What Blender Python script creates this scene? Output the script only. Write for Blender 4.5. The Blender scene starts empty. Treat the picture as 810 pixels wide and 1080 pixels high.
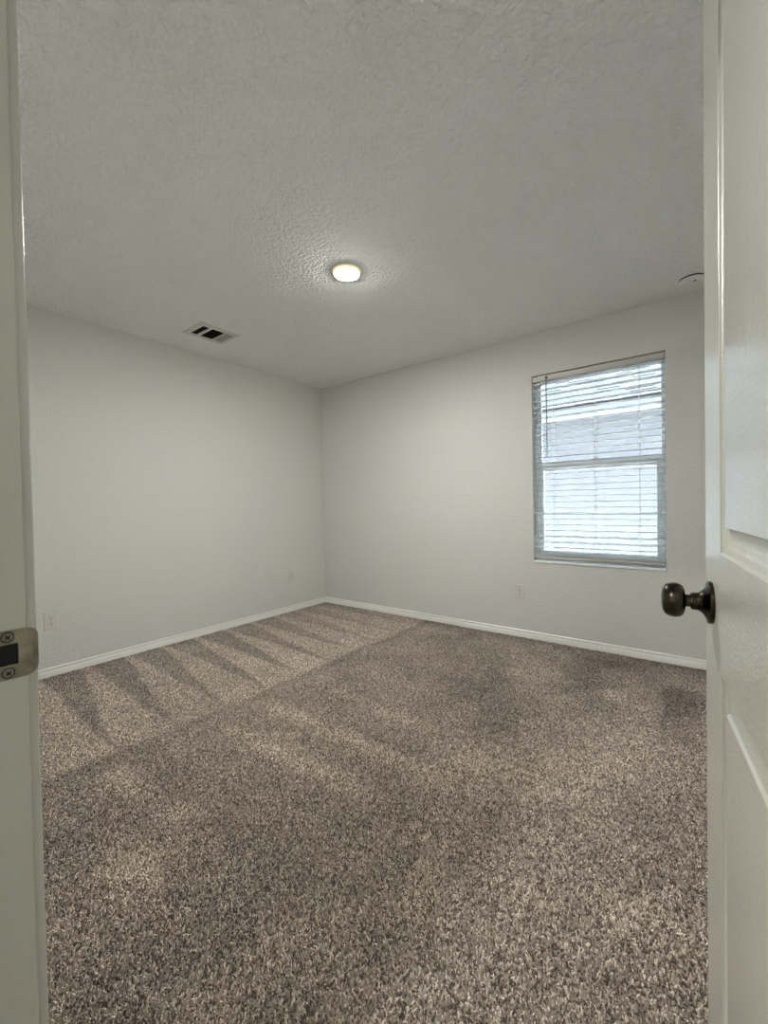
import bpy, bmesh, math, random
import numpy as np
from mathutils import Vector, Matrix

S = bpy.context.scene
C = S.collection

# ------------------------------------------------------------------ camera
F_PX = 440.14
YAW, PITCH, ROLL = 0.6544, -0.0163, -0.0184
CAM = Vector((3.4649, -3.3824, 1.0973))
fw = Vector((-math.sin(YAW)*math.cos(PITCH), math.cos(YAW)*math.cos(PITCH), math.sin(PITCH)))
r0 = Vector((math.cos(YAW), math.sin(YAW), 0)); u0 = r0.cross(fw)
rt = math.cos(ROLL)*r0 + math.sin(ROLL)*u0
up = -math.sin(ROLL)*r0 + math.cos(ROLL)*u0
cd = bpy.data.cameras.new('camera'); cam = bpy.data.objects.new('camera', cd); C.objects.link(cam)
cd.sensor_fit = 'VERTICAL'; cd.sensor_height = 36.0; cd.lens = F_PX/1080*36.0
cd.clip_start = 0.01; cd.clip_end = 100
m = Matrix((rt, up, -fw)).transposed().to_4x4(); m.translation = CAM
cam.matrix_world = m
S.camera = cam

# ------------------------------------------------------------------ sky and exposure
SKY_STRENGTH = 3.6
SKY_COLOR = (0.84, 0.93, 1.0)
LAMP_STRENGTH = 800.0
HALL_FILL_STRENGTH = 480.0
LAMP_COLOR = (1.0, 0.985, 0.935)
SUN_STRENGTH = 115.0
sl = bpy.data.lights.new('sun', 'SUN'); sl.energy = SUN_STRENGTH; sl.angle = math.radians(2.0); sl.color = (0.93, 0.97, 1.0)
sun = bpy.data.objects.new('sun', sl); C.objects.link(sun)
sun.rotation_euler = Vector((0.70, 0.0, 0.71)).to_track_quat('Z', 'Y').to_euler(); sun.location = (6, 2, 9)
w = bpy.data.worlds.new('overcast_sky'); S.world = w; w.use_nodes = True
bg = w.node_tree.nodes['Background']
bg.inputs[0].default_value = (*SKY_COLOR, 1); bg.inputs[1].default_value = SKY_STRENGTH
S.view_settings.view_transform = 'Standard'; S.view_settings.look = 'None'
S.view_settings.gamma = 1.0; S.view_settings.use_curve_mapping = False
S.view_settings.exposure = 0.12
S.cycles.use_denoising = True
S.cycles.max_bounces = 14; S.cycles.diffuse_bounces = 8; S.cycles.transparent_max_bounces = 16
S.cycles.sample_clamp_indirect = 40.0

# ------------------------------------------------------------------ dimensions (metres)
H = 2.44
XR = 3.95                    # right wall
YF = -3.25                   # room face of the doorway wall
WT = 0.115                   # doorway wall thickness
XJ = 2.825                   # latch jamb face
XH = 3.600                   # hinge jamb face
WX0, WX1, WZ0, WZ1 = 2.3779, 3.2633, 0.6313, 2.0995   # window opening
FY0_ = 0.078
WD = 0.16                    # outside wall thickness
FZ = -0.009                  # carpet backing

# ------------------------------------------------------------------ material helpers
def mat(name, color, rough=0.5, metal=0.0, spec=0.5, coat=0.0):
    a = bpy.data.materials.new(name); a.use_nodes = True
    b = a.node_tree.nodes['Principled BSDF']
    b.inputs['Base Color'].default_value = (*color, 1)
    b.inputs['Roughness'].default_value = rough
    b.inputs['Metallic'].default_value = metal
    b.inputs['Specular IOR Level'].default_value = spec
    if coat:
        b.inputs['Coat Weight'].default_value = coat; b.inputs['Coat Roughness'].default_value = 0.15
    return a

def add_bump(a, layers, distance):
    """layers: list of (scale, detail, weight, distortion)"""
    nt = a.node_tree; N = nt.nodes; L = nt.links
    tc = N.new('ShaderNodeTexCoord'); acc = None
    for sc, det, wt, dist in layers:
        n = N.new('ShaderNodeTexNoise'); n.inputs['Scale'].default_value = sc
        n.inputs['Detail'].default_value = det; n.inputs['Distortion'].default_value = dist
        L.new(tc.outputs['Object'], n.inputs['Vector'])
        mu = N.new('ShaderNodeMath'); mu.operation = 'MULTIPLY'; mu.inputs[1].default_value = wt
        L.new(n.outputs['Fac'], mu.inputs[0])
        if acc is None: acc = mu
        else:
            ad = N.new('ShaderNodeMath'); ad.operation = 'ADD'
            L.new(acc.outputs[0], ad.inputs[0]); L.new(mu.outputs[0], ad.inputs[1]); acc = ad
    bp = N.new('ShaderNodeBump'); bp.inputs['Distance'].default_value = distance; bp.inputs['Strength'].default_value = 1.0
    L.new(acc.outputs[0], bp.inputs['Height'])
    L.new(bp.outputs[0], N['Principled BSDF'].inputs['Normal'])
    return a

def mottle(a, c1, c2, scale, detail=3):
    nt = a.node_tree; N = nt.nodes; L = nt.links
    tc = N.new('ShaderNodeTexCoord'); n = N.new('ShaderNodeTexNoise')
    n.inputs['Scale'].default_value = scale; n.inputs['Detail'].default_value = detail
    L.new(tc.outputs['Object'], n.inputs['Vector'])
    r = N.new('ShaderNodeValToRGB'); r.color_ramp.elements[0].position = 0.3; r.color_ramp.elements[1].position = 0.7
    r.color_ramp.elements[0].color = (*c1, 1); r.color_ramp.elements[1].color = (*c2, 1)
    L.new(n.outputs['Fac'], r.inputs[0]); L.new(r.outputs[0], N['Principled BSDF'].inputs['Base Color'])
    return a

WALL_C = (0.685, 0.692, 0.665)
M = {}
M['wall'] = add_bump(mat('wall_paint', WALL_C, 0.75, spec=0.25), [(62, 3, 1.0, 0.4), (170, 2, 0.35, 0.0)], 0.0032)
M['ceiling'] = add_bump(mat('ceiling_texture', (0.94, 0.955, 0.955), 0.85, spec=0.2), [(50, 1.5, 1.0, 0.7), (110, 1, 0.25, 0.3)], 0.020)
M['trim'] = add_bump(mat('trim_paint', (0.55, 0.55, 0.505), 0.24), [(90, 2, 1.0, 0.2)], 0.0004)
M['base'] = add_bump(mat('baseboard_paint', (0.83, 0.825, 0.79), 0.4), [(60, 2, 1.0, 0.2)], 0.0004)
M['door'] = add_bump(mat('door_paint', (0.58, 0.58, 0.52), 0.22), [(160, 3, 1.0, 0.4), (35, 2, 0.8, 0.1)], 0.0006)
M['bronze'] = mottle(mat('aged_bronze', (0.05, 0.042, 0.032), 0.24, 1.0), (0.040, 0.033, 0.024), (0.070, 0.058, 0.044), 40)
M['nickel'] = add_bump(mottle(mat('worn_nickel', (0.3, 0.27, 0.22), 0.42, 1.0), (0.22, 0.195, 0.155), (0.36, 0.325, 0.265), 55), [(60, 3, 1.0, 0.0)], 0.0006)
M['black'] = mat('recess_shade', (0.006, 0.006, 0.006), 0.8)
M['plastic'] = add_bump(mat('white_plastic', (0.66, 0.65, 0.60), 0.35), [(30, 1, 1.0, 0.0)], 0.0002)
M['detector'] = add_bump(mat('detector_white', (0.86, 0.87, 0.86), 0.4), [(30, 1, 1.0, 0.0)], 0.0002)
M['slot'] = mat('slot_dark', (0.03, 0.03, 0.03), 0.6)
M['vinyl'] = add_bump(mat('daylit_vinyl', (0.86, 0.92, 0.95), 0.35), [(40, 2, 1.0, 0.0)], 0.0002)  # white vinyl with the blue cast of daylight put into its colour
M['blind'] = add_bump(mat('blind_white', (0.60, 0.61, 0.615), 0.4), [(70, 2, 1.0, 0.3)], 0.0003)
bs = M['blind'].node_tree.nodes['Principled BSDF']
M['rail'] = add_bump(mat('blind_rail', (0.56, 0.55, 0.52), 0.45), [(70, 2, 1.0, 0.3)], 0.0003)
M['cord'] = mat('blind_cord', (0.72, 0.72, 0.70), 0.7)
M['wand'] = mat('wand_plastic', (0.16, 0.155, 0.155), 0.25)
M['metal_white'] = add_bump(mat('enamel_white', (0.70, 0.70, 0.67), 0.35), [(50, 2, 1.0, 0.0)], 0.0002)
M['duct_shade'] = mat('duct_and_louvre_shade', (0.035, 0.037, 0.04), 0.6, 0.3)
M['blade'] = mat('blade_enamel', (0.42, 0.43, 0.42), 0.4)

def glass_mat():
    a = bpy.data.materials.new('pane_glass'); a.use_nodes = True
    nt = a.node_tree; nt.nodes.clear(); N = nt.nodes; L = nt.links
    o = N.new('ShaderNodeOutputMaterial'); t = N.new('ShaderNodeBsdfTransparent'); g = N.new('ShaderNodeBsdfGlossy')
    t.inputs[0].default_value = (0.89, 0.94, 0.965, 1); g.inputs['Roughness'].default_value = 0.02
    fr = N.new('ShaderNodeFresnel'); fr.inputs[0].default_value = 1.45
    mx = N.new('ShaderNodeMixShader'); L.new(fr.outputs[0], mx.inputs[0]); L.new(t.outputs[0], mx.inputs[1]); L.new(g.outputs[0], mx.inputs[2])
    L.new(mx.outputs[0], o.inputs[0]); return a
M['glass'] = glass_mat()

def lamp_mat(name, strength):
    a = bpy.data.materials.new(name); a.use_nodes = True
    nt = a.node_tree; nt.nodes.clear(); N = nt.nodes; L = nt.links
    o = N.new('ShaderNodeOutputMaterial'); e = N.new('ShaderNodeEmission')
    e.inputs[0].default_value = (*LAMP_COLOR, 1); e.inputs[1].default_value = strength
    L.new(e.outputs[0], o.inputs[0]); return a
M['lens'] = lamp_mat('lit_lens', LAMP_STRENGTH)
M['rim'] = lamp_mat('glowing_rim', 1.1); M['rim'].node_tree.nodes['Emission'].inputs[0].default_value = (1.0, 0.80, 0.46, 1)
M['lens_hall_fill'] = lamp_mat('hall_fill_lens', HALL_FILL_STRENGTH)

# ------------------------------------------------------------------ mesh helpers
def obj(name, bm, material, parent=None, smooth=False, bevel=0.0, segs=2):
    me = bpy.data.meshes.new(name)
    bmesh.ops.recalc_face_normals(bm, faces=bm.faces)
    bm.to_mesh(me); bm.free()
    o = bpy.data.objects.new(name, me); C.objects.link(o)
    me.materials.append(material)
    if smooth:
        for f in me.polygons: f.use_smooth = True
        me.set_sharp_from_angle(angle=math.radians(38))
    if bevel:
        b = o.modifiers.new('bevel', 'BEVEL'); b.width = bevel; b.segments = segs
        b.limit_method = 'ANGLE'; b.angle_limit = math.radians(40)
        for f in me.polygons: f.use_smooth = True
        me.set_sharp_from_angle(angle=math.radians(60))
    if parent: o.parent = parent
    return o

def tag(o, label, cat=None, group=None, kind=None):
    o['label'] = label
    if cat: o['category'] = cat
    if group: o['group'] = group
    if kind: o['kind'] = kind
    return o

def empty(name, loc=(0, 0, 0), rot=(0, 0, 0)):
    o = bpy.data.objects.new(name, None); C.objects.link(o)
    o.location = loc; o.rotation_euler = rot; o.empty_display_size = 0.1
    return o

def box(bm, a, b):
    x0, y0, z0 = a; x1, y1, z1 = b
    v = [bm.verts.new(p) for p in ((x0,y0,z0),(x1,y0,z0),(x1,y1,z0),(x0,y1,z0),(x0,y0,z1),(x1,y0,z1),(x1,y1,z1),(x0,y1,z1))]
    for q in ((3,2,1,0),(4,5,6,7),(0,1,5,4),(1,2,6,5),(2,3,7,6),(3,0,4,7)):
        bm.faces.new([v[i] for i in q])

def lathe(bm, prof, n=48, mtx=None):
    """prof: list of (r, h) turned about +Z"""
    rings = []
    for r, h in prof:
        if r < 1e-6: rings.append([bm.verts.new((0, 0, h))])
        else: rings.append([bm.verts.new((r*math.cos(2*math.pi*i/n), r*math.sin(2*math.pi*i/n), h)) for i in range(n)])
    for a, b in zip(rings[:-1], rings[1:]):
        for i in range(n):
            j = (i+1) % n
            if len(a) == 1 and len(b) > 1: bm.faces.new((a[0], b[i], b[j]))
            elif len(b) == 1 and len(a) > 1: bm.faces.new((a[j], a[i], b[0]))
            elif len(a) > 1 and len(b) > 1: bm.faces.new((a[i], a[j], b[j], b[i]))
    if mtx is not None: bmesh.ops.transform(bm, matrix=mtx, verts=[v for r in rings for v in r])

def sweep(bm, prof, p0, p1, du, dv):
    """extrude a closed 2-D profile (u, v) from p0 to p1"""
    p0, p1, du, dv = Vector(p0), Vector(p1), Vector(du), Vector(dv)
    a = [bm.verts.new(p0 + du*u + dv*v) for u, v in prof]; b = [bm.verts.new(p1 + du*u + dv*v) for u, v in prof]
    n = len(prof)
    for i in range(n):
        j = (i+1) % n; bm.faces.new((a[i], a[j], b[j], b[i]))
    bm.faces.new(a[::-1]); bm.faces.new(b)

def prism(bm, poly, z0, z1):
    """closed polygon in XY extruded in Z"""
    a = [bm.verts.new((x, y, z0)) for x, y in poly]; b = [bm.verts.new((x, y, z1)) for x, y in poly]
    n = len(poly)
    for i in range(n):
        j = (i+1) % n; bm.faces.new((a[i], a[j], b[j], b[i]))
    bm.faces.new(a[::-1]); bm.faces.new(b)

def tube(bm, p0, p1, r, n=8):
    p0, p1 = Vector(p0), Vector(p1); d = (p1-p0); L = d.length
    q = d.to_track_quat('Z', 'Y').to_matrix().to_4x4(); q.translation = p0
    lathe(bm, [(0, 0), (r, 0), (r, L), (0, L)], n, q)

def struct(name, bm, material, label, cat, **k):
    return tag(obj(name, bm, material, **k), label, cat, kind='structure')

# ------------------------------------------------------------------ the room
bm = bmesh.new(); box(bm, (-0.12, YF-WT-1.6, FZ-0.12), (XR+0.12, WD, FZ))
M['backing'] = mottle(mat('carpet_backing', (0.16, 0.14, 0.12), 0.95), (0.30, 0.27, 0.24), (0.40, 0.36, 0.32), 120)
struct('floor', bm, M['backing'], 'carpeted bedroom floor running through the doorway', 'floor')

VX0, VX1, VY0, VY1 = 0.335, 0.605, -1.770, -1.455       # ceiling vent outer size
hx0, hx1, hy0, hy1 = VX0+0.025, VX1-0.025, VY0+0.03, VY1-0.02
bm = bmesh.new()
cx0, cx1, cy0, cy1 = -0.12, XR+0.12, YF-WT-1.6, WD
box(bm, (cx0, cy0, H), (cx1, hy0, H+0.12)); box(bm, (cx0, hy1, H), (cx1, cy1, H+0.12))
box(bm, (cx0, hy0, H), (hx0, hy1, H+0.12)); box(bm, (hx1, hy0, H), (cx1, hy1, H+0.12))
struct('ceiling', bm, M['ceiling'], 'white knockdown textured ceiling', 'ceiling')

bm = bmesh.new(); box(bm, (-0.12, YF-WT, FZ), (0, 0, H))
struct('wall_left', bm, M['wall'], 'plain pale wall on the left with two outlets', 'wall')
bm = bmesh.new(); box(bm, (XR, YF-WT, FZ), (XR+0.12, 0, H))
struct('wall_right', bm, M['wall'], 'plain pale wall hidden behind the open door', 'wall')
bm = bmesh.new()
box(bm, (-0.12, 0, FZ), (WX0, WD, H)); box(bm, (WX1, 0, FZ), (XR+0.12, WD, H))
box(bm, (WX0, 0, FZ), (WX1, FY0_, WZ0-0.0145)); box(bm, (WX0, FY0_, FZ), (WX1, WD, WZ0)); box(bm, (WX0, 0, WZ1), (WX1, WD, H))
struct('wall_back', bm, M['wall'], 'pale wall facing the doorway with the window in it', 'wall')
DH = 2.045
bm = bmesh.new()
box(bm, (-0.12, YF-WT, FZ), (XJ-0.02, YF, H)); box(bm, (XH+0.02, YF-WT, FZ), (XR+0.12, YF, H))
box(bm, (XJ-0.02, YF-WT, DH+0.02), (XH+0.02, YF, H))
struct('wall_front', bm, M['wall'], 'wall pierced by the bedroom doorway', 'wall')
# the hall the photograph is taken from
bm = bmesh.new(); box(bm, (-0.12, YF-WT-1.6, FZ), (XR+0.12, YF-WT-1.48, H))
struct('wall_hall_back', bm, M['wall'], 'far wall of the hall behind the doorway', 'wall')
bm = bmesh.new(); box(bm, (1.7, YF-WT-1.48, FZ), (1.82, YF-WT, H))
struct('wall_hall_left', bm, M['wall'], 'left end wall of the hall', 'wall')
bm = bmesh.new(); box(bm, (XR, YF-WT-1.48, FZ), (XR+0.12, YF-WT, H))
struct('wall_hall_right', bm, M['wall'], 'right end wall of the hall', 'wall')

# baseboards: rounded cap, groove, flat lower board
BP = [(0, FZ), (0.0125, FZ), (0.0125, 0.033), (0.0108, 0.0355), (0.0066, 0.0375), (0.0066, 0.0405), (0.0095, 0.0430),
      (0.0098, 0.0470), (0.0085, 0.0520), (0.0055, 0.0560), (0.002, 0.0575), (0, 0.0575)]
def baseboard(name, p0, p1, du, label):
    bm = bmesh.new(); sweep(bm, BP, p0, p1, du, (0, 0, 1))
    struct(name, bm, M['base'], label, 'baseboard', smooth=True)
baseboard('baseboard_left', (0, YF, 0), (0, 0, 0), (1, 0, 0), 'low white baseboard along the left wall')
baseboard('baseboard_back', (0, 0, 0), (XR, 0, 0), (0, -1, 0), 'low white baseboard under the window wall')
baseboard('baseboard_right', (XR, YF, 0), (XR, 0, 0), (-1, 0, 0), 'low white baseboard behind the open door')
baseboard('baseboard_front', (0, YF, 0), (XJ-0.07, YF, 0), (0, 1, 0), 'low white baseboard beside the doorway')

# ------------------------------------------------------------------ doorway: jambs, stops, casings
def jamb(name, x0, x1, label, stop_x):
    bm = bmesh.new(); box(bm, (x0, YF-WT-0.001, FZ), (x1, YF, DH))
    j = struct(name, bm, M['trim'], label, 'door frame', bevel=0.0028, segs=4)
    bm = bmesh.new(); box(bm, (min(stop_x), YF-0.075, FZ), (max(stop_x), YF-0.042, DH))
    obj('door_stop', bm, M['trim'], j, bevel=0.003)
    return j
latch_jamb = jamb('trim_1', XJ-0.02, XJ, 'painted latch side door jamb with metal strike plate', (XJ-0.001, XJ+0.011))
hinge_jamb = jamb('trim_2', XH, XH+0.02, 'painted hinge side door jamb', (XH+0.001, XH-0.011))
bm = bmesh.new(); box(bm, (XJ-0.02, YF-WT-0.001, DH), (XH+0.02, YF, DH+0.02))
struct('trim_3', bm, M['trim'], 'painted head jamb over the doorway', 'door frame', bevel=0.0016)
# casing profile: (across, out); thin inner edge, thicker back band
CP = [(0, 0), (0, 0.0078), (0.0012, 0.0095), (0.004, 0.0105), (0.018, 0.0112), (0.026, 0.0135), (0.042, 0.0155), (0.050, 0.0165), (0.057, 0.016), (0.057, 0)]
bm = bmesh.new(); sweep(bm, CP, (XJ-0.005, YF, FZ), (XJ-0.005, YF, DH+0.07), (-1, 0, 0), (0, 1, 0))
struct('trim_4', bm, M['trim'], 'white casing beside the latch side jamb', 'door casing', smooth=True)
bm = bmesh.new(); sweep(bm, CP, (XH+0.005, YF, FZ), (XH+0.005, YF, DH+0.07), (1, 0, 0), (0, 1, 0))
struct('trim_5', bm, M['trim'], 'white casing beside the hinge side jamb', 'door casing', smooth=True)
bm = bmesh.new(); sweep(bm, CP, (XJ-0.005, YF, DH+0.005), (XH+0.005, YF, DH+0.005), (0, 0, 1), (0, 1, 0))
struct('trim_6', bm, M['trim'], 'white head casing over the doorway', 'door casing', smooth=True)

# strike plate with its lip wrapping the jamb edge
SZ = 0.932
def strike_plate():
    bm = bmesh.new()
    hh = 0.0285; y_end = YF + 0.0105; y_beg = YF - 0.040
    us = sorted(set([y_beg, y_beg+0.002, y_beg+0.006, YF-0.0285, YF-0.0089] + list(np.linspace(YF-0.004, y_end, 22))))
    hz = 0.0122
    def half(y):
        k = y - (y_end - 0.013)
        if k > 0: return hh - 0.0125*(1 - math.sqrt(max(0.0, 1 - (k/0.0131)**2)))
        k = (y_beg + 0.006) - y
        if k > 0: return hh - 0.006*(1 - math.sqrt(max(0.0, 1 - (k/0.006)**2)))
        return hh
    def xo(y):
        k = y - (YF + 0.002)
        return 0.0017 - (0 if k < 0 else 0.0042*(k/0.0085)**2)
    rows = []
    for y in us:
        h = half(y); zs = [-h, -hz, hz, h]
        rows.append([[bm.verts.new((XJ+xo(y)-d, y, SZ+z)) for z in zs] for d in (0, 0.0015)])
    def hole(i): return us[i] >= YF-0.0286 and us[i+1] <= YF-0.0088
    for i in range(len(us)-1):
        a, b = rows[i], rows[i+1]
        for k in range(3):
            if k == 1 and hole(i):
                continue
            bm.faces.new((a[0][k], a[0][k+1], b[0][k+1], b[0][k])); bm.faces.new((a[1][k+1], a[1][k], b[1][k], b[1][k+1]))
        bm.faces.new((a[0][0], b[0][0], b[1][0], a[1][0])); bm.faces.new((a[0][3], a[1][3], b[1][3], b[0][3]))
        if hole(i):
            for k in (1, 2): bm.faces.new((a[0][k], b[0][k], b[1][k], a[1][k]))
            if i == 0 or not hole(i-1): bm.faces.new((a[0][1], a[0][2], a[1][2], a[1][1]))
            if not hole(i+1): bm.faces.new((b[0][1], b[1][1], b[1][2], b[0][2]))
    for e in (rows[0], rows[-1]):
        for k in range(3): bm.faces.new((e[0][k], e[1][k], e[1][k+1], e[0][k+1]))
    sp = obj('strike_plate', bm, M['nickel'], latch_jamb, smooth=True)
    sp['label'] = 'worn metal strike plate'
    bm = bmesh.new(); box(bm, (XJ+0.0003, YF-0.0282, SZ-0.0119), (XJ+0.0008, YF-0.0092, SZ+0.0119))
    obj('latch_hole_shade', bm, M['black'], sp)  # black sheet stands in for the shade inside the hole
    for dz in (0.0207, -0.0207):
        bm = bmesh.new()
        q = Matrix.Translation((XJ+0.0017, YF-0.0184, SZ+dz)) @ Matrix.Rotation(math.pi/2, 4, 'Y')
        lathe(bm, [(0.0052, 0), (0.0049, 0.0007), (0.0030, 0.0013), (0, 0.0014)], 24, q)
        sc = obj('screw', bm, M['nickel'], sp, smooth=True)
        bm = bmesh.new(); x = XJ+0.0027; y = YF-0.0184; z = SZ+dz
        for ang in (0.6, 0.6+math.pi/2):
            b2 = [(-0.0027, -0.0007), (0.0027, -0.0007), (0.0027, 0.0007), (-0.0027, 0.0007)]
            ca, sa = math.cos(ang), math.sin(ang)
            prv = [bm.verts.new((x, y+a*ca-b*sa, z+a*sa+b*ca)) for a, b in b2]
            prw = [bm.verts.new((x+0.0006, y+a*ca-b*sa, z+a*sa+b*ca)) for a, b in b2]
            bm.faces.new(prv[::-1]); bm.faces.new(prw)
            for i in range(4): bm.faces.new((prv[i], prv[(i+1) % 4], prw[(i+1) % 4], prw[i]))
        lathe(bm, [(0.0052, 0), (0.0062, 0), (0.0062, 0.0002), (0.0052, 0.0002)], 24, Matrix.Translation((XJ+0.0017, YF-0.0184, SZ+dz)) @ Matrix.Rotation(math.pi/2, 4, 'Y'))  # dark ring: shade of the countersink put into colour
        obj('cross_slot_shade', bm, M['black'], sc)
strike_plate()

# ------------------------------------------------------------------ the open door
TH = math.radians(6.81)
DOOR_W = 0.775
# local frame: X from hinge edge (0) to latch edge (DOOR_W), Y out of the visible face, Z up
KX = DOOR_W - 0.0635
u_ = Vector((-math.sin(TH), math.cos(TH), 0)); n_ = Vector((-math.cos(TH), -math.sin(TH), 0))
K = Vector((3.4743, -2.5372, 0))
org = K - u_*KX
door = empty('door_1')
mm = Matrix((u_, n_, Vector((0, 0, 1)))).transposed().to_4x4(); mm.translation = org
# u x n must be +z for a right-handed frame; here u x n = +z
door.matrix_world = mm
tag(door, 'painted two panel door standing open at the right', 'door', kind='structure')
DZ0, DZ1, DT = 0.012, 2.035, 0.035
STICK = [(0, 0), (0.0012, -0.0030), (0.0045, -0.0044), (0.0095, -0.0060), (0.0115, -0.0082), (0.0150, -0.0090), (0.0185, -0.0092),
         (0.0205, -0.0105), (0.0380, -0.0042), (0.0392, -0.0004), (0.0410, 0.0)]
def door_face(bm, y0, sgn):
    px0, px1 = 0.1365, DOOR_W - 0.1365
    holes = [(px0, px1, 0.235, 0.840), (px0, px1, 1.018, DZ1-0.125)]
    xs = [0, px0, px1, DOOR_W]; zs = [DZ0, 0.235, 0.840, 1.018, DZ1-0.125, DZ1]
    V = {}
    def v(x, z, d=0.0):
        k = (round(x, 5), round(z, 5), round(d, 5))
        if k not in V: V[k] = bm.verts.new((x, y0 + sgn*d, z))
        return V[k]
    for i in range(3):
        for j in range(5):
            if i == 1 and j in (1, 3): continue
            bm.faces.new((v(xs[i], zs[j]), v(xs[i+1], zs[j]), v(xs[i+1], zs[j+1]), v(xs[i], zs[j+1])))
    for a, b, c, d in holes:
        prev = None
        for ins, dep in STICK:
            ring = [v(a+ins, c+ins, dep), v(b-ins, c+ins, dep), v(b-ins, d-ins, dep), v(a+ins, d-ins, dep)]
            if prev:
                for i in range(4): bm.faces.new((prev[i], prev[(i+1) % 4], ring[(i+1) % 4], ring[i]))
            prev = ring
        bm.faces.new(prev)
    return [v(x, z) for x in xs for z in (DZ0, DZ1)], V
bm = bmesh.new()
door_face(bm, 0.0, 1); door_face(bm, -DT, -1)
bmesh.ops.remove_doubles(bm, verts=bm.verts, dist=1e-6)
# edges
bd = [e for e in bm.edges if e.is_boundary]
bmesh.ops.bridge_loops(bm, edges=bd)
slab = obj('panelled_slab', bm, M['door'], door, bevel=0.0008, segs=1)

def knob(side):
    s = 1 if side > 0 else -1
    q = Matrix.Translation((KX, 0 if s > 0 else -DT, SZ)) @ Matrix.Rotation(-s*math.pi/2, 4, 'X')
    bm = bmesh.new()
    lathe(bm, [(0.0125, 0.012), (0.0125, 0.0265), (0.0120, 0.0280), (0.0098, 0.0285), (0.0098, 0.0340), (0.0125, 0.0352), (0.0185, 0.0360), (0.0240, 0.0385),
               (0.0270, 0.0430), (0.0282, 0.0485), (0.0278, 0.0545), (0.0262, 0.0595), (0.0232, 0.0635), (0.0180, 0.0662), (0.0100, 0.0675), (0, 0.0678)], 56, q)
    k = obj('door_knob', bm, M['bronze'], door, smooth=True)
    k['label'] = 'aged bronze egg shaped knob'
    bm = bmesh.new()
    lathe(bm, [(0, 0), (0.0333, 0), (0.0336, 0.0012), (0.0336, 0.0050), (0.0326, 0.0062), (0.0290, 0.0072), (0.0230, 0.0096), (0.0182, 0.0128), (0.0155, 0.0160), (0.0141, 0.0192),
               (0.0139, 0.0200), (0.0139, 0.0262), (0.0132, 0.0270), (0.0100, 0.0270)], 56, q)
    obj('rosette', bm, M['bronze'], k, smooth=True)
knob(1); knob(-1)
bm = bmesh.new(); box(bm, (DOOR_W-0.0005, -DT+0.005, SZ-0.0285), (DOOR_W+0.001, -0.005, SZ+0.0285))
lp = obj('latch_plate', bm, M['nickel'], door, bevel=0.0004)
bm = bmesh.new()
prism(bm, [(DOOR_W, -0.0235), (DOOR_W+0.011, -0.0235), (DOOR_W+0.010, -0.0205), (DOOR_W+0.0015, -0.0115), (DOOR_W, -0.0115)], SZ-0.009, SZ+0.009)
obj('latch_bolt', bm, M['nickel'], lp)
for z in (0.20, 1.02, 1.84):
    bm = bmesh.new()
    tube(bm, (-0.004, -DT-0.005, z-0.045), (-0.004, -DT-0.005, z+0.045), 0.0062, 16)
    box(bm, (-0.0016, -DT, z-0.044), (0.0, -0.004, z+0.044))
    obj('hinge', bm, M['nickel'], door)

# ------------------------------------------------------------------ window
FY0, FY1 = 0.078, WD          # vinyl frame depth range
win = empty('window_1', (0, 0, 0))
tag(win, 'white single hung window behind the raised slat blind', 'window', kind='structure')
def ring(bm, x0, x1, z0, z1, wl, wr, wb, wt, y0, y1):
    box(bm, (x0, y0, z0), (x0+wl, y1, z1)); box(bm, (x1-wr, y0, z0), (x1, y1, z1))
    box(bm, (x0+wl, y0, z0), (x1-wr, y1, z0+wb)); box(bm, (x0+wl, y0, z1-wt), (x1-wr, y1, z1))
bm = bmesh.new(); ring(bm, WX0+0.0005, WX1-0.0005, WZ0+0.0005, WZ1-0.0005, 0.022, 0.022, 0.030, 0.022, FY0, FY1-0.002)
obj('window_frame', bm, M['vinyl'], win, bevel=0.002)
MR0, MR1 = 1.345, 1.409
bm = bmesh.new(); ring(bm, WX0+0.0215, WX1-0.0215, MR1-0.05, WZ1-0.0215, 0.014, 0.010, 0.048, 0.016, 0.118, 0.146)
us_ = obj('upper_sash', bm, M['vinyl'], win, bevel=0.002)
bm = bmesh.new(); box(bm, (WX0+0.034, 0.130, MR1-0.004), (WX1-0.030, 0.134, WZ1-0.036))
obj('glass_pane', bm, M['glass'], us_)
bm = bmesh.new(); ring(bm, WX0+0.0215, WX1-0.0215, WZ0+0.0300, MR1, 0.036, 0.037, 0.045, MR1-MR0, 0.086, 0.114)
ls_ = obj('lower_sash', bm, M['vinyl'], win, bevel=0.003)
bm = bmesh.new(); box(bm, (WX0+0.056, 0.098, WZ0+0.074), (WX1-0.057, 0.102, MR0+0.002))
obj('glass_pane', bm, M['glass'], ls_)
bm = bmesh.new()
box(bm, (2.79, 0.080, MR1), (2.85, 0.110, MR1+0.010)); lathe(bm, [(0, 0), (0.011, 0), (0.011, 0.012), (0, 0.012)], 20, Matrix.Translation((2.82, 0.096, MR1+0.008)))
box(bm, (2.80, 0.078, MR1+0.012), (2.838, 0.090, MR1+0.020))
obj('sash_lock', bm, M['vinyl'], ls_, bevel=0.001)
bm = bmesh.new(); box(bm, (WX0+0.0005, -0.007, WZ0-0.014), (WX1-0.0005, FY0-0.0005, WZ0+0.005))
sill = obj('sill', bm, M['vinyl'], win, bevel=0.002)

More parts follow.
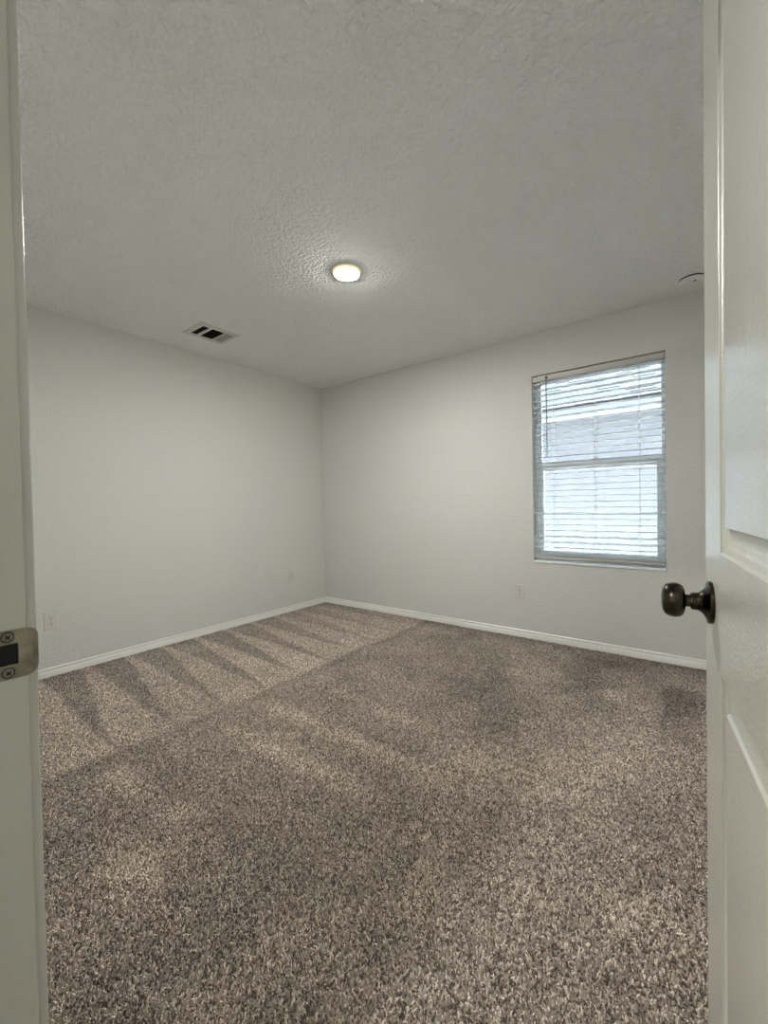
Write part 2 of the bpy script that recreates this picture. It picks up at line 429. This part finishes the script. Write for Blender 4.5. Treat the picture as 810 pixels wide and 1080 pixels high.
# ------------------------------------------------------------------ window blind
rng = random.Random(4)
BX0, BX1 = WX0+0.006, WX1-0.006
blind = empty('window_blind', ((BX0+BX1)/2, 0.03, WZ1))
tag(blind, 'white horizontal slat blind lowered over the window with open slats', 'window blind')
BI = Matrix.Translation((-(BX0+BX1)/2, -0.03, -WZ1))
def bobj(name, bm, material, parent=blind, **k):
    bmesh.ops.transform(bm, matrix=BI, verts=bm.verts)
    return obj(name, bm, material, parent, **k)
HZ0, HZ1 = WZ1-0.0475, WZ1-0.0075
bm = bmesh.new(); box(bm, (BX0, 0.004, HZ0), (BX1, 0.058, HZ1))
head = bobj('headrail', bm, M['rail'], bevel=0.003)
bm = bmesh.new(); box(bm, (BX0-0.001, 0.0035, HZ0-0.002), (BX0+0.012, 0.059, HZ1+0.002)); bobj('end_bracket', bm, M['rail'], bevel=0.002)
bm = bmesh.new(); box(bm, (BX1-0.012, 0.0035, HZ0-0.002), (BX1+0.001, 0.059, HZ1+0.002)); bobj('end_bracket', bm, M['rail'], bevel=0.002)
SY0, SY1 = 0.006, 0.056
PITCH_S = 0.0445
z = HZ0 - 0.020; slat_z = []
while z > 0.715:
    slat_z.append(z); z -= PITCH_S
bm = bmesh.new()
for k, z in enumerate(slat_z):
    tilt = rng.uniform(-0.03, 0.03); sag = rng.uniform(0, 0.002)
    low = len(slat_z)-1-k
    if low in (6,): tilt = 0.24; sag = 0.003
    if low in (1, 2): tilt = 0.14; sag = 0.004
    nx, ny = 12, 4
    rows = []
    for t in (0.0019, -0.0019):
        g = []
        for i in range(nx+1):
            fx = i/nx; x = BX0+0.001 + fx*(BX1-BX0-0.002); sg = sag*math.sin(fx*math.pi*3)**2
            col = []
            for j in range(ny+1):
                fy = j/ny - 0.5
                y = 0.031 + fy*0.0505
                zz = z - sg + fy*0.05*tilt + 0.0016*(1-4*fy*fy) + t
                col.append(bm.verts.new((x, y, zz)))
            g.append(col)
        rows.append(g)
    A, B = rows
    for i in range(nx):
        for j in range(ny):
            bm.faces.new((A[i][j], A[i+1][j], A[i+1][j+1], A[i][j+1])); bm.faces.new((B[i][j+1], B[i+1][j+1], B[i+1][j], B[i][j]))
        for j in (0, ny): bm.faces.new((A[i][j], A[i+1][j], B[i+1][j], B[i][j]))
    for i in (0, nx):
        for j in range(ny): bm.faces.new((A[i][j], A[i][j+1], B[i][j+1], B[i][j]))
bobj('slats', bm, M['blind'], smooth=True)
bm = bmesh.new(); box(bm, (BX0+0.001, 0.006, 0.654), (BX1-0.001, 0.056, 0.671))
brail = bobj('bottom_rail', bm, M['rail'], bevel=0.003)
for zq in (0.6765, 0.684):       # slats stacked on the bottom rail
    bm = bmesh.new(); box(bm, (BX0+0.001, 0.006, zq-0.0018), (BX1-0.001, 0.056, zq+0.0018)); bobj('slat', bm, M['blind'], bevel=0.001)
for x in (2.531, 2.829, 3.109):
    bm = bmesh.new()
    tube(bm, (x, 0.0045, 0.66), (x, 0.0045, HZ0), 0.0011); tube(bm, (x, 0.0580, 0.66), (x, 0.0580, HZ0), 0.0011)
    for z in slat_z: tube(bm, (x, 0.0045, z-0.0030), (x, 0.058, z-0.0030), 0.0006, 6)
    bobj('ladder_cord', bm, M['cord'])
    bm = bmesh.new(); lathe(bm, [(0, -0.004), (0.004, -0.003), (0.005, 0), (0.004, 0.002), (0, 0.002)], 14, Matrix.Translation((x, 0.015, 0.653)))
    bobj('cord_plug', bm, M['cord'], smooth=True)
bm = bmesh.new()
tube(bm, (2.490, -0.004, 2.066), (2.4925, -0.006, 1.457), 0.0042, 6)
lathe(bm, [(0, -0.004), (0.0042, -0.003), (0.0042, 0.012), (0.0032, 0.016)], 8, Matrix.Translation((2.4925, -0.006, 1.457)))
wand = bobj('tilt_wand', bm, M['wand'])
bm = bmesh.new(); box(bm, (2.484, -0.008, 2.066), (2.497, 0.006, 2.079)); bobj('wand_hook', bm, M['slot'], wand, bevel=0.002)

# ------------------------------------------------------------------ electrical outlets
def make_outlet(loc, rz, label):
    """local frame: plate in XZ, facing +Y"""
    t = empty('electrical_outlet', loc, (0, 0, rz)); tag(t, label, 'outlet', 'wall outlets')
    bm = bmesh.new()
    a, b = 0.0385, 0.0615
    pv = []
    for (ix, d) in ((0, 0), (0, 0.0025), (0.0012, 0.0042), (0.003, 0.005), (0.006, 0.0055)):
        pv.append([bm.verts.new((sx*(a-ix), d, sz*(b-ix))) for sx, sz in ((-1, -1), (1, -1), (1, 1), (-1, 1))])
    for r1, r2 in zip(pv[:-1], pv[1:]):
        for i in range(4): bm.faces.new((r1[i], r1[(i+1) % 4], r2[(i+1) % 4], r2[i]))
    bm.faces.new(pv[-1]); bm.faces.new(pv[0][::-1])
    obj('cover_plate', bm, M['plastic'], t)
    for s in (1, -1):
        zc = s*0.0195
        bm = bmesh.new()
        poly = []
        for i in range(40):
            an = 2*math.pi*i/40
            poly.append((0.0172*math.cos(an), max(-0.0125, min(0.0125, 0.0172*math.sin(an)))))
        va = [bm.verts.new((x, 0.005, zc+y)) for x, y in poly]; vb = [bm.verts.new((x*0.96, 0.0075, zc+y*0.96)) for x, y in poly]
        for i in range(40): bm.faces.new((va[i], va[(i+1) % 40], vb[(i+1) % 40], vb[i]))
        bm.faces.new(vb)
        rc = obj('receptacle', bm, M['plastic'], t)
        bm = bmesh.new()
        for xx, hh in ((-0.0064, 0.0046), (0.0064, 0.0038)):
            box(bm, (xx-0.0012, 0.0071, zc+0.0035-hh), (xx+0.0012, 0.0077, zc+0.0035+hh))
        lathe(bm, [(0, 0.0071), (0.0026, 0.0071), (0.0026, 0.0077), (0, 0.0077)], 16, Matrix.Translation((0, 0, zc-0.0068)) @ Matrix.Rotation(-math.pi/2, 4, 'X'))
        obj('socket_slots', bm, M['slot'], rc)
    bm = bmesh.new(); lathe(bm, [(0, 0.005), (0.0034, 0.005), (0.0032, 0.0062), (0, 0.0068)], 18, Matrix.Rotation(-math.pi/2, 4, 'X'))
    obj('plate_screw', bm, M['nickel'], t, smooth=True)
    return t
def copy_tree(o, parent=None):
    c = o.copy(); C.objects.link(c)
    if parent: c.parent = parent
    for ch in list(o.children): copy_tree(ch, c)
    return c
src = make_outlet((0.0, -2.543, 0.367), -math.pi/2, 'white duplex outlet on the left wall near the door jamb')
for loc, rz, label in (((0.0, -0.490, 0.366), -math.pi/2, 'small white duplex outlet on the left wall near the room corner'),
                       ((2.260, 0.0, 0.366), math.pi, 'white duplex outlet on the far wall left of and below the window')):
    c = copy_tree(src); c.location = loc; c.rotation_euler = (0, 0, rz); c['label'] = label

# ------------------------------------------------------------------ ceiling lights
def ceiling_light(loc, label, lens):
    t = empty('ceiling_light', loc); tag(t, label, 'ceiling light')
    bm = bmesh.new()
    lathe(bm, [(0.079, 0.0), (0.079, -0.0050), (0.086, -0.0052), (0.093, -0.0042), (0.0962, -0.0022), (0.0968, 0.0)], 64)
    obj('trim_ring', bm, M['metal_white'], t, smooth=True)
    bm = bmesh.new()
    lathe(bm, [(0.0795, -0.003), (0.0790, -0.0075), (0.0765, -0.0120), (0.0725, -0.0150), (0.0690, -0.0158)], 64)
    r = obj('diffuser_rim', bm, M['rim'], t, smooth=True); r['label'] = 'dim yellowish edge of the lens'
    bm = bmesh.new()
    lathe(bm, [(0.0691, -0.0157), (0.066, -0.0170), (0.060, -0.0182), (0.048, -0.0196), (0.033, -0.0206), (0.017, -0.0211), (0, -0.0213)], 64)
    obj('lens', bm, lens, t, smooth=True)
ceiling_light((1.8455, -1.5820, H), 'round lit flush light in the middle of the bedroom ceiling', M['lens'])
ceiling_light((2.76, -4.25, H), 'added unseen fill light on the hall ceiling outside the doorway', M['lens_hall_fill'])  # unseen hall lamp, added to brighten the doorway and nearby carpet

# ------------------------------------------------------------------ ceiling vent
vent = empty('ceiling_vent', ((VX0+VX1)/2, (VY0+VY1)/2, H)); tag(vent, 'white rectangular air vent with dark slots on the ceiling', 'air vent')
vc = Matrix.Translation((-(VX0+VX1)/2, -(VY0+VY1)/2, -H))
def vobj(name, bm, material, **k):
    bmesh.ops.transform(bm, matrix=vc, verts=bm.verts); return obj(name, bm, material, vent, **k)
ox0, ox1 = 0.372, 0.560
secs = [(-1.728, -1.678), (-1.655, -1.555), (-1.543, -1.478)]
bm = bmesh.new(); zt, zb = H, H-0.006
ys = [VY0, secs[0][0], secs[0][1], secs[1][0], secs[1][1], secs[2][0], secs[2][1], VY1]
box(bm, (VX0, VY0, zb), (ox0, VY1, zt)); box(bm, (ox1, VY0, zb), (VX1, VY1, zt))
for i in (0, 2, 4, 6): box(bm, (ox0, ys[i], zb), (ox1, ys[i+1], zt))
bmesh.ops.remove_doubles(bm, verts=bm.verts, dist=1e-6)
vobj('face_frame', bm, M['metal_white'])
bm = bmesh.new()
e = 0.0015
for a, b in (((hx0+e, hy0+e), (hx0+0.003, hy1-e)), ((hx1-0.003, hy0+e), (hx1-e, hy1-e)), ((hx0+e, hy0+e), (hx1-e, hy0+0.003)), ((hx0+e, hy1-0.003), (hx1-e, hy1-e))):
    box(bm, (a[0], a[1], H), (b[0], b[1], H+0.118))
box(bm, (hx0+e, hy0+e, H+0.112), (hx1-e, hy1-e, H+0.118))
vobj('duct_box', bm, M['duct_shade'])
def blade_x(bm, y, dy):       # blade along X
    a = [(ox0-0.001, y, H-0.004), (ox1+0.001, y, H-0.004), (ox1+0.001, y+dy, H+0.010), (ox0-0.001, y+dy, H+0.010)]
    for off in (0, 0.0009):
        bm.faces.new([bm.verts.new((p[0], p[1]+off, p[2])) for p in a])
def blade_y(bm, x, y0, y1, dx):
    a = [(x, y0-0.001, H-0.004), (x, y1+0.001, H-0.004), (x+dx, y1+0.001, H+0.010), (x+dx, y0-0.001, H+0.010)]
    for off in (0, 0.0009):
        bm.faces.new([bm.verts.new((p[0]+off, p[1], p[2])) for p in a])
for k, (y0, y1) in enumerate(secs):
    if k == 1:
        for i in range(10):
            bm = bmesh.new(); blade_y(bm, ox0+0.012+i*0.0185, y0, y1, -0.013); vobj('louvre', bm, M['duct_shade'])
    else:
        n = 4 if k == 0 else 6
        for i in range(n):
            bm = bmesh.new(); blade_x(bm, (y0+0.002 if k == 0 else y0+0.012)+i*(y1-y0-0.008)/(n-0.5), 0.012 if k == 0 else -0.011)
            vobj('louvre', bm, M['duct_shade'] if k == 0 else M['blade'])  # louvres in dark and lighter copies: shade between blades put into colour
for sy in (VY0+0.018, VY1-0.011):
    bm = bmesh.new(); lathe(bm, [(0.0036, H-0.006), (0.0032, H-0.0072), (0, H-0.0076)], 16, Matrix.Translation((0.466, sy, 0))); vobj('screw', bm, M['metal_white'], smooth=True)

# ------------------------------------------------------------------ smoke detector
sd = empty('smoke_detector', (3.412, -0.212, H)); tag(sd, 'round white smoke detector on the ceiling above the window wall', 'smoke detector')
bm = bmesh.new(); lathe(bm, [(0, 0), (0.080, 0), (0.0798, -0.004), (0.077, -0.0065), (0.069, -0.0075), (0.0, -0.0075)], 56)
obj('mounting_base', bm, M['detector'], sd, smooth=True)
bm = bmesh.new(); lathe(bm, [(0, -0.0065), (0.0655, -0.0065), (0.0655, -0.0190), (0, -0.0190)], 56)
obj('sensing_gap', bm, M['slot'], sd)
bm = bmesh.new(); lathe(bm, [(0, -0.0175), (0.069, -0.0175), (0.0695, -0.021), (0.067, -0.030), (0.061, -0.0375), (0.051, -0.041), (0.036, -0.0418), (0.034, -0.0408), (0.030, -0.0418), (0, -0.0422)], 56)
obj('cover', bm, M['detector'], sd, smooth=True)
bm = bmesh.new(); lathe(bm, [(0, -0.0410), (0.0075, -0.0410), (0.007, -0.0428), (0, -0.0431)], 24, Matrix.Translation((0.0165, -0.045, 0.0012)))
obj('test_button', bm, M['slot'], sd, smooth=True)

# ------------------------------------------------------------------ outside: ground and the house next door
M['ground'] = mottle(mat('bounce_ground', (0.5, 0.5, 0.47), 0.95), (0.74, 0.75, 0.75), (0.84, 0.85, 0.85), 14)  # unseen ground, made pale to bounce daylight up through the window
bm = bmesh.new(); box(bm, (-9, WD+0.02, -0.4), (14, 12, -0.25)); struct('ground', bm, M['ground'], 'unseen strip of side yard between the houses, paled to bounce daylight', 'ground')
hs = empty('neighbouring_house', (2.5, 3.4, -0.25)); tag(hs, 'pale lap sided house with grey shingle roof seen through the window', 'house')
hm = Matrix.Translation((-2.5, -3.4, 0.25))
def hobj(name, bm, material, **k):
    bmesh.ops.transform(bm, matrix=hm, verts=bm.verts); return obj(name, bm, material, hs, **k)
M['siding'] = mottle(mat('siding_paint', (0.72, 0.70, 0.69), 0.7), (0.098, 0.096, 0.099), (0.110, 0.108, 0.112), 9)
M['fascia'] = mat('fascia_paint', (0.155, 0.155, 0.155), 0.6)
HX0, HX1, HY = -7.0, 11.0, 3.42
bm = bmesh.new()
prof = [(0.2, -0.25)]; z = -0.25; LAP = 0.178
prof = []
while z < 2.30:
    prof.append((-0.016, z)); prof.append((-0.003, min(z+LAP, 2.34))); z += LAP
prof += [(0.15, prof[-1][1]), (0.15, -0.25)]
sweep(bm, prof, (HX0, HY, 0), (HX1, HY, 0), (0, 1, 0), (0, 0, 1))
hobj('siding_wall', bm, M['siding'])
EY = 2.98
bm = bmesh.new(); box(bm, (HX0, EY, 2.315), (HX1, EY+0.025, 2.460)); hobj('fascia_board', bm, M['fascia'])
bm = bmesh.new(); box(bm, (HX0, EY+0.025, 2.330), (HX1, HY+0.05, 2.345)); hobj('soffit', bm, M['fascia'])
# shingled roof: stepped courses
rr = random.Random(7)
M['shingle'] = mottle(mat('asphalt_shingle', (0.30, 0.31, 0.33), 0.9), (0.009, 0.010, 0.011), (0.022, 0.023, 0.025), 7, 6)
bm = bmesh.new()
slope = 0.5; ca = 1/math.sqrt(1+slope*slope); sa = slope*ca; EXP = 0.14
y0r, z0r = EY-0.03, 2.452
for kk in range(24):
    d0 = kk*EXP; x = HX0 + rr.uniform(-0.3, 0)
    while x < HX1:
        wd = rr.choice((0.16, 0.22, 0.30, 0.36)); th = rr.choice((0.006, 0.006, 0.013)); dl = rr.uniform(-0.004, 0.004)
        ya, za = y0r + (d0+dl)*ca, z0r + (d0+dl)*sa; yb, zb_ = y0r + (d0+EXP+0.02)*ca, z0r + (d0+EXP+0.02)*sa
        nv = Vector((0, -sa, ca))
        p = [Vector((x, ya, za)), Vector((x+wd-0.004, ya, za)), Vector((x+wd-0.004, yb, zb_)), Vector((x, yb, zb_))]
        lo = [bm.verts.new(q) for q in p]; hi = [bm.verts.new(q + nv*(th if i < 2 else 0.002)) for i, q in enumerate(p)]
        bm.faces.new(hi); bm.faces.new(lo[::-1])
        for i in range(4): bm.faces.new((lo[i], lo[(i+1) % 4], hi[(i+1) % 4], hi[i]))
        x += wd
box_p = [(y0r, z0r-0.012), (y0r+24*EXP*ca, z0r-0.012+24*EXP*sa), (y0r+24*EXP*ca, z0r-0.06+24*EXP*sa), (y0r+0.05, z0r-0.035)]
sweep(bm, box_p, (HX0, 0, 0), (HX1, 0, 0), (0, 1, 0), (0, 0, 1))
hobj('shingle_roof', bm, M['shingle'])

# ------------------------------------------------------------------ carpet pile
def vnoise(x, y, sc, seed):
    r = np.random.RandomState(seed); G = r.rand(64, 64)
    X, Y = x*sc+100, y*sc+100
    xi, yi = np.floor(X).astype(int), np.floor(Y).astype(int); fx, fy = X-xi, Y-yi
    fx, fy = fx*fx*(3-2*fx), fy*fy*(3-2*fy)
    g = lambda a, b: G[a % 64, b % 64]
    return (g(xi, yi)*(1-fx)+g(xi+1, yi)*fx)*(1-fy) + (g(xi, yi+1)*(1-fx)+g(xi+1, yi+1)*fx)*fy - 0.5
def sstep(a, b, v):
    t = np.clip((v-a)/(b-a), 0, 1); return t*t*(3-2*t)
def nap(x, y):
    """shading of nap brushed by vacuum and feet, put into the yarn colour: -1 dark .. +1 light"""
    wob = 0.05*vnoise(x, y, 3.0, 1) + 0.03*vnoise(x, y, 9.0, 2)
    # zigzag strokes against the left wall
    t = np.clip((x-0.10)/1.25, 0, 1.2)
    per = 0.272
    ph = ((y + 2.24 + 0.13*t*0 - 0.14*(1-t) + wob*0.5)/per) % 1.0
    tri = np.abs(ph-0.5)*2                # 0 in the middle of a dark wedge
    wdg = sstep(-0.10, 0.10, tri - (1.0-t*1.0)*0.80)*2-1
    left = 0.48*wdg + 0.10 + 0.35*(vnoise(x, y, 4.2, 11)+vnoise(x, y, 8.5, 12))
    left *= 1 - 0.55*sstep(-1.5, -0.3, y)
    # long strokes across the room
    s = np.zeros_like(x)
    for yc, wd, x0, x1, am in ((-2.21, 0.055, 1.55, 2.75, 0.8), (-1.97, 0.05, 1.50, 2.9, 0.95), (-1.62, 0.05, 1.6, 2.7, 0.6), (-1.30, 0.06, 1.5, 2.6, 0.35),
                               (-2.66, 0.05, 1.42, 2.2, 0.55), (-2.44, 0.04, 1.5, 2.2, 0.35), (-2.85, 0.06, 1.9, 2.5, 0.5)):
        yy = y - yc + 0.10*vnoise(x, y, 1.3, int(-yc*100)) + wob*0.6
        s += am*np.exp(-(yy/wd)**2)*sstep(x0-0.1, x0+0.15, x)*(1-sstep(x1-0.5, x1, x))
    blot = vnoise(x, y, 4.2, 11)*1.0 + vnoise(x, y, 8.5, 12)*0.7
    broad = vnoise(x, y, 1.7, 13)*0.9
    for bx, by, br in ((1.55, -2.71, 0.07), (1.95, -2.67, 0.06), (2.09, -2.84, 0.10), (2.66, -1.76, 0.08), (2.87, -0.97, 0.10), (2.5, -0.75, 0.09), (2.70, -0.62, 0.07), (3.05, -0.75, 0.08)):
        s += 0.75*np.exp(-((x-bx)**2 + (y-by)**2)/br**2)
    right = -0.24 + s*1.0 + 0.75*blot*(0.6+0.4*sstep(2.0, 2.8, x)) + 0.55*broad
    right += 0.45*np.exp(-(((x-3.0)/0.45)**2 + ((y+1.7)/0.9)**2)) + 0.25*np.exp(-(((x-2.75)/0.3)**2+((y+2.55)/0.25)**2))
    right += 0.16*(1-sstep(-2.4, -1.6, y)) - 0.12*sstep(-1.2, -0.6, y)  # light level painted in: brighter near the doorway, dimmer far off
    # brushed dark wedge beside the far right
    dk = ((x > 3.29) & (x < 3.44) & (y < -0.45) & (y > -1.3)).astype(float)
    right -= 0.6*sstep(3.25, 3.31, x + 0.1*(y+0.5)*0)*(1-sstep(3.40, 3.46, x))*sstep(-1.35, -1.0, y)*(1-sstep(-0.5, -0.42, y))
    mix = sstep(-0.02, 0.02, x - 1.36 - wob*0.8)
    edge = -0.30*np.exp(-((x-1.40-wob)/0.035)**2)
    out = left*(1-mix) + right*mix + edge
    # darker along the left and back walls
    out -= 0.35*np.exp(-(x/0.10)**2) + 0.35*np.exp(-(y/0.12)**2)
    return np.clip(out, -1, 1)

def carpet():
    R = np.random.RandomState(3)
    step = 0.0043
    gx = np.arange(0.012, XR-0.012, step); gy = np.arange(YF-WT-0.55, -0.012, step)
    X, Y = np.meshgrid(gx, gy); x = X.ravel(); y = Y.ravel(); n = len(x)
    x = x + R.uniform(-.5, .5, n)*step; y = y + R.uniform(-.5, .5, n)*step
    keep = (x > 0.013) & (x < XR-0.013) & (y < -0.013)
    inwall = (y < YF+0.012) & (y > YF-WT-0.01) & ((x < XJ+0.004) | (x > XH-0.004))
    hall = (y <= YF-WT-0.01) & (x < 1.84)
    near = (y > YF+0.012) | True
    keep &= ~inwall & ~hall
    # density follows the visible part of the room; behind the open door it may thin out
    x, y = x[keep], y[keep]; n = len(x)
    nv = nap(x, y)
    # clumps of tufts lean together
    cl = vnoise(x, y, 130, 21); cl2 = vnoise(x, y, 130, 22); c3 = vnoise(x, y, 110, 23)
    lx = 0.0024*cl*2 + R.normal(0, 0.0034, n); ly = 0.0024*cl2*2 + R.normal(0, 0.0034, n)
    h = 0.0098 + 0.0050*c3 + R.normal(0, 0.0012, n) + 0.0008*nv
    P = np.zeros((n, 4, 3), np.float32)
    for k, t in enumerate((0, 0.4, 0.75, 1.0)):
        P[:, k, 0] = x + lx*t**1.6; P[:, k, 1] = y + ly*t**1.6; P[:, k, 2] = FZ - 0.001 + h*(t - 0.12*t*t)
    rad = np.tile(np.array([0.0014, 0.0017, 0.0017, 0.0011], np.float32), (n, 1))
    hc = bpy.data.hair_curves.new('carpet_pile'); hc.add_curves([4]*n)
    hc.attributes['position'].data.foreach_set('vector', P.ravel())
    ra = hc.attributes.get('radius') or hc.attributes.new('radius', 'FLOAT', 'POINT')
    ra.data.foreach_set('value', rad.ravel())
    # flecked yarn: dark, mid, light strands
    pick = 0.8*R.rand(n) + 0.1 + 0.55*vnoise(x, y, 210, 31)
    yarn = np.array([[0.19, 0.155, 0.130], [0.52, 0.450, 0.392], [0.90, 0.82, 0.74]])
    idx = np.where(pick < 0.30, 0, np.where(pick < 0.72, 1, 2))
    col = yarn[idx] * (1 + 0.42*nv)[:, None] * R.uniform(0.85, 1.15, n)[:, None]  # nap shading and near-to-far brightness multiplied into the yarn colour
    ta = hc.attributes.new('tint', 'FLOAT_COLOR', 'CURVE')
    ta.data.foreach_set('color', np.concatenate([col, np.ones((n, 1))], 1).astype(np.float32).ravel())
    a = bpy.data.materials.new('carpet_yarn'); a.use_nodes = True; N = a.node_tree.nodes; L = a.node_tree.links
    b = N['Principled BSDF']; b.inputs['Roughness'].default_value = 0.9; b.inputs['Specular IOR Level'].default_value = 0.1
    at = N.new('ShaderNodeAttribute'); at.attribute_name = 'tint'; L.new(at.outputs['Color'], b.inputs['Base Color'])
    hc.materials.append(a)
    o = bpy.data.objects.new('carpet_pile', hc); C.objects.link(o)
    tag(o, 'flecked taupe cut pile carpet with vacuum strokes covering the floor', 'carpet', kind='stuff')
    print('carpet strands', n)
carpet()
